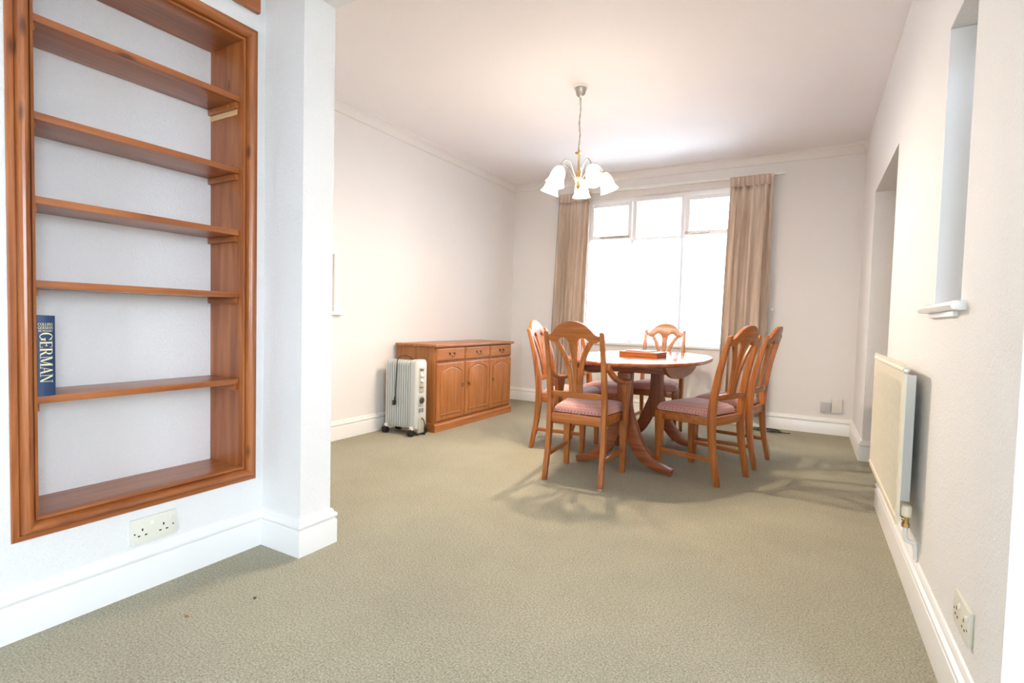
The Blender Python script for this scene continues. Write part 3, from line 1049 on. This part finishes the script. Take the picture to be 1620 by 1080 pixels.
for k in range(3):
    y0 = 0.012 + k * fw + 0.008
    y1 = 0.012 + (k + 1) * fw - 0.008
    x0 = SBD - 0.021
    d = MB()
    d.loft([[(x0 + h, y_, z_) for y_, z_ in ((y0 + i_, 0.600 + i_), (y1 - i_, 0.600 + i_), (y1 - i_, 0.714 - i_), (y0 + i_, 0.714 - i_))] for i_, h in ((0, 0), (0, 0.010), (0.004, 0.016), (0.012, 0.020))])
    dr = d.build('drawer', SIDE['y'], SB, smooth=20)
    bail(dr, (y0 + y1) / 2, 0.657, x0 + 0.020)
    d = MB()
    zb, zt = 0.090, 0.584
    d.loft([[(x0 + h, y_, z_) for y_, z_ in ((y0 + i_, zb + i_), (y1 - i_, zb + i_), (y1 - i_, zt - i_), (y0 + i_, zt - i_))] for i_, h in ((0, 0), (0, 0.012), (0.003, 0.017), (0.010, 0.020))])
    # arched field: a groove and a raised panel

    def arch(ins, n=16):
        ya, yb = y0 + 0.042 + ins, y1 - 0.042 - ins
        zs, zr = zb + 0.045 + ins, zt - 0.075 - ins * 0.6
        pts = [(ya, zs), (yb, zs)]
        for q in range(n + 1):
            tt = 1 - 2 * q / n
            pts.append(((ya + yb) / 2 + tt * (yb - ya) / 2, zr + 0.045 * (1 - tt * tt)))
        return pts
    d.loft([[(x0 + 0.018 + h, y_, z_) for y_, z_ in arch(i_)] for i_, h in ((0.0, 0.0), (0.003, 0.009), (0.008, 0.009), (0.0105, 0.0025), (0.016, 0.0025), (0.032, 0.0075))])
    do = d.build('door', SIDE['z'], SB, smooth=20)
    hy_ = y1 - 0.040 if k == 0 else y0 + 0.045
    ring_pull(do, hy_, 0.385, x0 + 0.020)

# ------------------------------------------------------------------ oil heater
HT = thing('oil_heater', 'white oil filled electric heater on castors in front of the sideboard end', 'heater', (-2.91, 3.335, 0))


def rrect(w_, h_, r, cx=0, cy=0, n=5):
    pts = []
    for qx, qy, a0 in ((1, 1, 0), (-1, 1, 90), (-1, -1, 180), (1, -1, 270)):
        for k in range(n + 1):
            a = math.radians(a0 + 90 * k / n)
            pts.append((cx + qx * (w_ / 2 - r) + r * math.cos(a), cy + qy * (h_ / 2 - r) + r * math.sin(a)))
    return pts


mb = MB()
nfin = 11
for k in range(nfin):
    x = -0.155 + k * 0.0245
    for (a, wd) in ((0.0, 0.148), ):
        mb.loft([[(x + dx, y_, z_ + 0.334) for y_, z_ in rrect(wd - ins, 0.558 - ins, 0.03)] for dx, ins in ((0, 0.012), (0.003, 0.0), (0.015, 0.0), (0.018, 0.012))])
mb.tube([(-0.15, 0, 0.345), (0.12, 0, 0.345)], 0.04, 12)
mb.box(-0.15, 0.12, -0.040, 0.040, 0.10, 0.57)
mb.build('radiator_fins', HEAT, HT, smooth=35)
mb = MB()
mb.loft([[(x, y_, z_ + 0.338) for y_, z_ in rrect(0.152 - ins, 0.576 - ins, 0.034)] for x, ins in ((0.108, 0.012), (0.114, 0.0), (0.150, 0.0), (0.160, 0.008), (0.165, 0.024))])
mb.build('control_housing', HEAT, HT, smooth=35)
mb = MB()
mb.loft([[(x, y_ - 0.002, z_ + 0.460) for y_, z_ in rrect(0.060 - ins, 0.215 - ins, 0.018)] for x, ins in ((0.160, 0.0), (0.168, 0.0), (0.170, 0.006))])
cp = mb.build('control_panel', GREY_P, HT)
mb = MB()
for z in (0.50, 0.455):
    mb.lathe([(0.016, 0.0), (0.0155, 0.008), (0.012, 0.014)], 16, c=(0.168, -0.002, z), mat=Matrix.Rotation(PI / 2, 3, 'Y'))
mb.build('dial', WHITE_P, cp, smooth=30)
MB().box(0.168, 0.175, -0.022, 0.018, 0.535, 0.555).build('rocker_switch', STEEL, cp, bevel=0.002)
MB().box(0.168, 0.174, -0.02, 0.016, 0.395, 0.405).build('indicator_window', STEEL, cp, bevel=0.002)
mb = MB()
mb.loft([[(x, y_ - 0.002, z_ + 0.285) for y_, z_ in rrect(0.060 - ins, 0.092 - ins, 0.008)] for x, ins in ((0.160, 0.0), (0.168, 0.0), (0.170, 0.006))])
tp_ = mb.build('timer_panel', GREY_P, HT)
MB().lathe([(0.027, 0.0), (0.026, 0.010), (0.022, 0.014)], 22, c=(0.169, 0.0, 0.292), mat=Matrix.Rotation(PI / 2, 3, 'Y')).build('timer_knob', DGREY, tp_, smooth=30)
mb = MB()
for k in range(4):
    mb.box(0.162, 0.1665, -0.030, -0.004, 0.192 + k * 0.009, 0.197 + k * 0.009).box(0.162, 0.1665, 0.004, 0.030, 0.192 + k * 0.009, 0.197 + k * 0.009)
mb.build('vent_slots', DGREY, HT)
mb = MB()
arch_pts = [(-0.036, 0.012), (0.036, 0.012), (0.036, 0.10)] + [(0.036 * math.cos(a * PI / 10), 0.10 + 0.05 * math.sin(a * PI / 10)) for a in range(1, 10)] + [(-0.036, 0.10)]
mb.prism(arch_pts, lambda u, v, t: (t, u, v + 0.01), 0.150, 0.172)
mb.build('cord_store', GREY_P, HT, bevel=0.004)
for x in (-0.145, 0.130):
    mb = MB().box(x - 0.016, x + 0.016, -0.085, 0.085, 0.052, 0.080)
    br = mb.build('axle', WHITE_P, HT, bevel=0.006)
    for s in (-1, 1):
        MB().tube([(x - 0.020, s * 0.082, 0.026), (x - 0.003, s * 0.082, 0.026)], 0.0255, 18).tube([(x + 0.003, s * 0.082, 0.026), (x + 0.020, s * 0.082, 0.026)], 0.0255, 18).tube([(x, s * 0.082, 0.03), (x, s * 0.078, 0.06)], 0.008, 8).build('castor', BLACK, br, smooth=30)
pts = crom([(0.06, 0.02, 0.622), (0.02, -0.015, 0.650), (-0.005, -0.062, 0.648), (-0.018, -0.086, 0.615), (-0.030, -0.083, 0.52), (-0.038, -0.082, 0.40), (-0.040, -0.083, 0.30)], 6)
cb = MB().tube(pts, 0.0042, 8).build('power_cord', BLACK, HT)
mb = MB().box(-0.052, -0.030, -0.103, -0.083, 0.245, 0.285).tube([(-0.040, -0.088, 0.285), (-0.040, -0.085, 0.312)], 0.007, 8)
for dx, dz in ((-0.064, 0.262), (-0.064, 0.244), (-0.064, 0.278)):
    mb.box(dx, dx + 0.012, -0.097, -0.091, dz - 0.003, dz + 0.003)
mb.build('plug', BLACK, cb, bevel=0.003)
MB().tube(crom([(0.172, 0.0, 0.145), (0.186, 0.015, 0.125), (0.186, 0.03, 0.06), (0.180, 0.035, 0.006), (0.15, 0.045, 0.006), (0.10, 0.02, 0.008)], 5), 0.0042, 8).build('power_cord', BLACK, HT)

# ------------------------------------------------------------------ dining table
TB = thing('dining_table', 'oval reddish oak dining table on twin pedestals', 'table', (-1.045, 3.75, 0))
TA, TBB, TZ = 0.465, 0.79, 0.732


def oval(a, b_, z, n=72, e=2.2):
    out = []
    for k in range(n):
        t = 2 * PI * k / n
        c, s = math.cos(t), math.sin(t)
        out.append((a * math.copysign(abs(c) ** (2 / e), c), b_ * math.copysign(abs(s) ** (2 / e), s), z))
    return out


mb = MB()
mb.loft([oval(TA - i_, TBB - i_, z) for i_, z in ((0.030, TZ - 0.026), (0.012, TZ - 0.026), (0.004, TZ - 0.022), (0.0, TZ - 0.014), (0.002, TZ - 0.006), (0.008, TZ - 0.001), (0.016, TZ))])
mb.build('tabletop', TOPW, TB, smooth=40)
for s in (-1, 1):
    n = 28
    lo, hi = [], []
    for k in range(n + 1):
        y_ = -0.56 + 1.12 * k / n
        lo.append((y_, TZ - 0.032 - 0.100 * max(0.0, 1 - (abs(y_) / 0.56) ** 2.6) ** 0.8))
        hi.append((y_, TZ - 0.0265))
    MB().strip(lo, hi, lambda u, v, t: (t, u, v), s * 0.29 - 0.011, s * 0.29 + 0.011).build('curved_apron', TABLE['y'], TB, smooth=30)
for y_ in (-0.36, 0.42):
    MB().box(-0.278, 0.278, y_ - 0.035, y_ + 0.035, TZ - 0.088, TZ - 0.0265).build('cross_rail', TABLE['x'], TB, bevel=0.003)
for y_ in (-0.378, 0.46):
    ped = MB().box(-0.044, 0.044, y_ - 0.044, y_ + 0.044, 0.225, TZ - 0.088 if abs(y_) < 0.43 else TZ - 0.0265).build('pedestal_post', TABLE['z'], TB, bevel=0.006)
    for s in (-1, 1):
        cen = crom([(0.035, 0, 0.44), (0.045, 0, 0.33), (0.075, 0, 0.215), (0.135, 0, 0.115), (0.215, 0, 0.055), (0.325, 0, 0.022)], 6)
        wid = [0.012 + 0.030 * smoothstep(0, 0.35, k / (len(cen) - 1)) - 0.022 * smoothstep(0.55, 1.0, k / (len(cen) - 1)) for k in range(len(cen))]
        rings = []
        for k, p in enumerate(cen):
            t_ = (cen[min(k + 1, len(cen) - 1)] - cen[max(k - 1, 0)]).normalized()
            nn = Vector((-t_.z, 0, t_.x))
            if nn.x < 0:
                nn = -nn
            a, b_ = p + nn * wid[k], p - nn * wid[k]
            a.z, b_.z = max(a.z, 0.001), max(b_.z, 0.001)
            rings.append([(s * a.x, y_ - 0.030, a.z), (s * a.x, y_ + 0.030, a.z), (s * b_.x, y_ + 0.030, b_.z), (s * b_.x, y_ - 0.030, b_.z)])
        MB().loft(rings).build('sabre_leg', TABLE['x'], TB, bevel=0.004, smooth=40)

# wooden box on the table
BX = thing('wooden_box', 'flat wooden box with a raised lid lying on the dining table', 'box', (-1.03, 3.71, TZ), math.radians(-6))
MB().box(-0.14, 0.14, -0.10, 0.10, 0.0, 0.018).build('box_base', OAK['x'], BX, bevel=0.002)
ld = MB().box(-0.14, 0.14, -0.10, 0.10, 0.019, 0.036).build('box_lid', OAK['x'], BX, bevel=0.003)
MB().box(-0.105, 0.080, -0.070, 0.080, 0.0355, 0.043).build('raised_panel', OAK['x'], ld, bevel=0.003)

# ------------------------------------------------------------------ dining chairs
YP = [(0, -0.205), (0.08, -0.190), (0.16, -0.174), (0.25, -0.161), (0.34, -0.154), (0.42, -0.153), (0.50, -0.158), (0.60, -0.172), (0.70, -0.192), (0.80, -0.218), (0.905, -0.250)]
DP = [(0, 0.030), (0.2, 0.038), (0.40, 0.048), (0.55, 0.043), (0.75, 0.034), (0.905, 0.026)]
XP = [(0, 0.177), (0.3, 0.173), (0.905, 0.171)]


def yp(z):
    i = 0
    return interp(YP, z) if z < 0 or z > 0.905 else _yps(z)


def _yps(z):
    k = max(i for i, (a, _) in enumerate(YP) if a <= z) if z < 0.905 else len(YP) - 2
    p0 = YP[max(k - 1, 0)]
    p1, p2 = YP[k], YP[k + 1]
    p3 = YP[min(k + 2, len(YP) - 1)]
    t = (z - p1[0]) / (p2[0] - p1[0])
    m1 = (p2[1] - p0[1]) / (p2[0] - p0[0]) * (p2[0] - p1[0])
    m2 = (p3[1] - p1[1]) / (p3[0] - p1[0]) * (p2[0] - p1[0])
    return (2 * t ** 3 - 3 * t * t + 1) * p1[1] + (t ** 3 - 2 * t * t + t) * m1 + (-2 * t ** 3 + 3 * t * t) * p2[1] + (t ** 3 - t * t) * m2


def yback(x, z):
    if z > 0.905:
        y_ = -0.250 - (z - 0.905) * 0.31
    else:
        y_ = yp(z)
    return y_ - 0.014 * (1 - (x / 0.17) ** 2)


def make_chair(label, arms):
    t = thing('carver_chair' if arms else 'dining_chair', label, 'chair', (0, 0, 0), 0, 'carver chairs at the table ends' if arms else 'side chairs along the table')
    for s in (-1, 1):
        rings = []
        for k in range(27):
            z = 0.905 * k / 26
            x, y_, d = s * interp(XP, z), yp(z), interp(DP, z) / 2
            hw = 0.0145 - 0.002 * smoothstep(0.5, 0.9, z)
            rings.append([(x - hw, y_ - d, z), (x + hw, y_ - d, z), (x + hw, y_ + d, z), (x - hw, y_ + d, z)])
        rings.append([(s * 0.171 + a * 0.008, -0.254 + b_ * 0.008, 0.911) for a, b_ in ((-1, -1), (1, -1), (1, 1), (-1, 1))])
        MB().loft(rings).build('back_post', OAK['z'], t, bevel=0.004, smooth=40)
        rings = []
        for z, w_ in ((0, 0.015), (0.12, 0.0175), (0.25, 0.021), (0.36, 0.023), (0.409, 0.023)):
            x, y_ = s * (0.192 + 0.004 * (0.41 - z)), 0.203
            rings.append([(x - w_, y_ - w_, z), (x + w_, y_ - w_, z), (x + w_, y_ + w_, z), (x - w_, y_ + w_, z)])
        MB().loft(rings).build('front_leg', OAK['z'], t, bevel=0.004, smooth=40)
        a, b_ = Vector((s * 0.192, 0.186, 0.150)), Vector((s * 0.175, yp(0.150) + 0.016, 0.150))
        mb = MB()
        mb.loft([[(p.x - 0.008, p.y, 0.138), (p.x + 0.008, p.y, 0.138), (p.x + 0.008, p.y, 0.164), (p.x - 0.008, p.y, 0.164)] for p in (b_, a)])
        mb.build('stretcher', OAK['y'], t, bevel=0.002)
    mb = MB()
    mb.box(-0.170, 0.170, 0.190, 0.214, 0.355, 0.4085)
    mb.box(-0.158, 0.158, -0.166, -0.142, 0.355, 0.4085)
    for s in (-1, 1):
        x0, x1 = s * 0.166, s * 0.196
        mb.loft([[(x - 0.010, y_, 0.355), (x + 0.010, y_, 0.355), (x + 0.010, y_, 0.4085), (x - 0.010, y_, 0.4085)] for x, y_ in ((x0, -0.130), (x1, 0.182))])
    mb.build('seat_frame', OAK['x'], t, bevel=0.002)
    # seat pad

    def outline(ins, z):
        pts = []
        fx_, bx_, y1, y0 = 0.214 - ins, 0.160 - ins, 0.226 - ins, -0.128 + ins
        cor = [(bx_, y0, 0.02), (fx_, y1, 0.035), (-fx_, y1, 0.035), (-bx_, y0, 0.02)]
        nC = len(cor)
        for i in range(nC):
            p = Vector(cor[i][:2])
            pr, nx = Vector(cor[i - 1][:2]), Vector(cor[(i + 1) % nC][:2])
            r = cor[i][2]
            a, b2 = p + (pr - p).normalized() * r, p + (nx - p).normalized() * r
            for k in range(6):
                u = k / 5
                q = a * (1 - u) ** 2 + p * 2 * u * (1 - u) + b2 * u * u
                pts.append((q.x, q.y, z))
        return pts
    mb = MB()
    mb.loft([outline(i_, z) for i_, z in ((0.012, 0.4095), (0.002, 0.413), (0.0, 0.424), (0.003, 0.436), (0.012, 0.450), (0.03, 0.461), (0.06, 0.470), (0.10, 0.475))])
    mb.build('seat', FABRIC, t, smooth=60)
    # lower back rail
    n = 16
    lo = [(-0.158 + 0.316 * k / n, 0.512) for k in range(n + 1)]
    hi = [(-0.158 + 0.316 * k / n, 0.545 + 0.004 * math.sin(PI * k / n)) for k in range(n + 1)]
    f = lambda u, v, tt: (u, yback(u, v) + tt, v)
    MB().strip(lo, hi, f, -0.011, 0.011).build('back_rail', OAK['x'], t, bevel=0.002, smooth=40)
    top = [(0, 0.972), (0.03, 0.970), (0.06, 0.961), (0.09, 0.943), (0.112, 0.921), (0.126, 0.903), (0.140, 0.892), (0.158, 0.887)]

    def ctop(x):
        return interp(top, abs(x))

    def cbot(x):
        x = abs(x)
        if x < 0.027:
            return 0.846
        if x < 0.098:
            return 0.846 + 0.030 * math.sin(PI * (x - 0.027) / 0.071) ** 0.6
        if x < 0.132:
            return 0.846
        return 0.846 + 0.012 * smoothstep(0.132, 0.158, x)
    n = 70
    xs = [-0.158 + 0.316 * k / n for k in range(n + 1)]
    MB().strip([(x, cbot(x)) for x in xs], [(x, ctop(x)) for x in xs], f, -0.012, 0.012).build('crest_rail', OAK['x'], t, bevel=0.0025, smooth=45)
    cl = [(0.54, 0.029), (0.60, 0.030), (0.65, 0.034), (0.70, 0.041), (0.75, 0.053), (0.80, 0.074), (0.848, 0.107)]
    wl = [(0.54, 0.012), (0.65, 0.013), (0.75, 0.016), (0.848, 0.018)]
    wm = [(0.54, 0.0105), (0.65, 0.012), (0.75, 0.016), (0.80, 0.021), (0.85, 0.029)]
    zs = [0.538 + (0.850 - 0.538) * k / 24 for k in range(25)]

    def cub(tab, z):
        return sum(interp(tab, z + d) for d in (-0.02, -0.01, 0, 0.01, 0.02)) / 5
    for s in (-1, 1):
        MB().strip([(s * cub(cl, z) - cub(wl, z), z) for z in zs], [(s * cub(cl, z) + cub(wl, z), z) for z in zs], f, -0.0075, 0.0075).build('back_slat', OAK['z'], t, bevel=0.0025, smooth=40)
    MB().strip([(-cub(wm, z), z) for z in zs], [(cub(wm, z), z) for z in zs], f, -0.0075, 0.0075).build('back_slat', OAK['z'], t, bevel=0.0025, smooth=40)
    if arms:
        for s in (-1, 1):
            path = crom([(s * 0.188, -0.176, 0.712), (s * 0.196, -0.125, 0.672), (s * 0.205, -0.05, 0.630), (s * 0.213, 0.04, 0.604), (s * 0.217, 0.12, 0.598), (s * 0.217, 0.185, 0.598)], 5)
            rings = []
            for k, p in enumerate(path):
                u = k / (len(path) - 1)
                hw = 0.012 + 0.012 * smoothstep(0.2, 0.9, u)
                hh = 0.020 - 0.008 * smoothstep(0.1, 0.6, u)
                rings.append([(p.x - hw, p.y, p.z - hh), (p.x + hw, p.y, p.z - hh), (p.x + hw, p.y, p.z + hh), (p.x - hw, p.y, p.z + hh)])
            ar = MB().loft(rings).build('arm', OAK['y'], t, bevel=0.005, smooth=40)
            rings = []
            for z, yc_, hw in ((0.330, 0.116, 0.026), (0.42, 0.114, 0.032), (0.50, 0.116, 0.046), (0.56, 0.120, 0.060), (0.590, 0.122, 0.066)):
                rings.append([(s * 0.226 - 0.013, yc_ - hw, z), (s * 0.226 + 0.013, yc_ - hw, z), (s * 0.226 + 0.013, yc_ + hw, z), (s * 0.226 - 0.013, yc_ + hw, z)])
            MB().loft(rings).build('arm_support', OAK['z'], t, bevel=0.003, smooth=40)
    return t


ca = make_chair('oak carver armchair with its back to the viewer at the near end of the table', True)
ca.location = (-1.201, 3.059, 0)
ca.rotation_euler = (0, 0, math.radians(2.2))
o = MB().lathe([(0.013, 0.0), (0.016, 0.003), (0.013, 0.008), (0.006, 0.010)], 14, c=(0.183, -0.222, 0.0)).build('glide', CHROME, ca)
o['label'] = 'worn pale metal glide on the rear leg'
cc = make_chair('oak carver armchair at the far end of the table under the window', True)
cc.location = (-1.145, 4.620, 0)
cc.rotation_euler = (0, 0, math.radians(181.5))
sc_ = make_chair('front oak side chair on the right side of the table with a pink patterned seat', False)
sc_.location = (-0.568, 3.539, 0)
sc_.rotation_euler = (0, 0, math.radians(68.5))
dup(sc_, (-0.455, 4.057, 0), math.radians(80.5), 'rear oak side chair on the right side of the table nearest the right curtain')
dup(sc_, (-1.619, 3.698, 0), math.radians(-84.9), 'front oak side chair on the left side of the table beside the near armchair')
dup(sc_, (-1.490, 4.143, 0), math.radians(-84.9), 'rear oak side chair on the left side of the table nearest the left curtain')

# ------------------------------------------------------------------ chandelier
LX, LY = -1.437, 3.392
CH = thing('chandelier', 'five arm chandelier with lit tulip glass shades hanging over the table', 'chandelier', (LX, LY, ZC))
MB().lathe([(0.052, 0.0), (0.052, -0.006), (0.045, -0.012)], 28).build('ceiling_rose', WHITE_P, CH, smooth=30)
MB().lathe([(0.040, -0.012), (0.041, -0.020), (0.034, -0.034), (0.030, -0.055), (0.018, -0.068), (0.007, -0.074), (0.006, -0.100)], 24).build('canopy', CHROME, CH, smooth=40)
mb = MB()
z = -0.098
k = 0
while z > -0.43:
    zz = z - 0.012
    wob = 0.004 * math.sin(k * 0.8)
    pts = []
    for a in range(12):
        t_ = 2 * PI * a / 12
        u, v = 0.0058 * math.cos(t_), 0.0150 * math.sin(t_)
        pts.append((wob + (u if k % 2 == 0 else 0), (u if k % 2 else 0), zz + v))
    mb.tube(pts, 0.0016, 6, loop=True)
    z -= 0.0225
    k += 1
mb.tube([(0.003 * math.sin(q), 0.003 * math.cos(q), -0.09 - q * 0.035) for q in range(11)], 0.0022, 6)
mb.build('chain', CHROME, CH)
MB().lathe([(0.004, -0.425), (0.010, -0.440), (0.026, -0.447), (0.028, -0.451), (0.012, -0.457), (0.0075, -0.465), (0.0065, -0.56), (0.010, -0.575), (0.022, -0.600), (0.026, -0.625),
            (0.020, -0.650), (0.012, -0.665), (0.016, -0.680), (0.010, -0.692), (0.004, -0.698)], 20).build('stem', BRASS, CH, smooth=40)
rv, fv = Vector((0.868, 0.496, 0)), Vector((-0.495, 0.868, 0))
for k in range(5):
    a = math.radians(-4 + 72 * k)
    d = (rv * math.cos(a) - fv * math.sin(a)).normalized()
    side = Vector((0, 0, 1)).cross(d)
    path = crom([d * 0.012 + Vector((0, 0, -0.655)), d * 0.040 + Vector((0, 0, -0.600)), d * 0.072 + Vector((0, 0, -0.540)), d * 0.115 + Vector((0, 0, -0.518)), d * 0.155 + Vector((0, 0, -0.545)), d * 0.172 + Vector((0, 0, -0.578))], 6)
    arm = MB().tube(path, 0.0042, 9).build('arm', CHROME, CH, smooth=40)
    tilt = math.radians(22)
    ax = (Vector((0, 0, -1)) * math.cos(tilt) + d * math.sin(tilt)).normalized()
    xx = side.normalized()
    yy = ax.cross(xx)
    M3 = Matrix((xx, yy, ax)).transposed()
    base = d * 0.172 + Vector((0, 0, -0.575))
    MB().lathe([(0.007, -0.006), (0.016, 0.0), (0.018, 0.018), (0.014, 0.022)], 16, c=base, mat=M3).build('lamp_holder', BRASS, arm, smooth=40)
    prof = [(0.019, 0.010), (0.028, 0.018), (0.038, 0.035), (0.045, 0.060), (0.047, 0.085), (0.050, 0.110), (0.058, 0.130), (0.063, 0.138)]
    sh = MB().lathe(prof, 36, c=base, mat=M3, wave=lambda i, an: 1 + 0.05 * max(0, (i - 3) / 4) * math.cos(6 * an)).build('lamp_shade', SHADE, CH, smooth=60, solid=0.002)
    bc = base + ax * 0.075
    MB().lathe([(0.010, 0.020), (0.012, 0.035), (0.019, 0.052), (0.022, 0.068), (0.019, 0.082), (0.010, 0.090), (0.003, 0.092)], 16, c=base, mat=M3).build('bulb', BULB, sh, smooth=60)
    ld_ = bpy.data.lights.new('bulb_light', 'POINT')
    ld_.energy = LAMP_W[k]
    ld_.color = (1.0, 0.82, 0.62)
    ld_.shadow_soft_size = 0.018
    lo_ = bpy.data.objects.new('bulb_light', ld_)
    COL.objects.link(lo_)
    lo_.parent = CH
    lo_.location = base + ax * 0.118

# ------------------------------------------------------------------ small things on the floor
mb = MB()
pts = []
rn = random.Random(2)
for k in range(60):
    a = k * 0.36
    r_ = 0.085 + 0.014 * math.sin(k * 0.53)
    pts.append((0.0 + 1.25 * r_ * math.cos(a), r_ * math.sin(a), 0.006 + 0.0009 * (k % 17) / 2))
pts += [(0.10, -0.02, 0.006), (0.15, -0.035, 0.005), (0.19, -0.03, 0.005)]
mb.tube(crom(pts, 2), 0.0040, 6)
o = mb.build('cable', BLACK)
o.location = (-0.30, 5.36, 0)
tag(o, 'coil of thin black cable on the carpet by the back wall', 'cable')
LEAF = plain('dry_leaf', srgb(150, 96, 62), 0.8)
o = MB().prism([(-0.012, 0), (-0.005, 0.004), (0.006, 0.005), (0.013, 0.001), (0.006, -0.003), (-0.004, -0.004)], lambda u, v, t: (u, v, t + abs(u) * 0.25), 0.0005, 0.0022).build('leaf_scrap', LEAF)
o.location = (-1.68, 0.905, 0)
tag(o, 'brown leaf scrap lying on the carpet near the bookcase', 'scrap')
o = MB().prism([(-0.006, 0), (-0.002, 0.005), (0.005, 0.004), (0.006, -0.003), (0, -0.005)], lambda u, v, t: (u, v, t), 0.0005, 0.004).build('lint_speck', DGREY)
o.location = (-1.602, 1.086, 0)
tag(o, 'dark speck of lint on the carpet by the dividing wall', 'scrap')
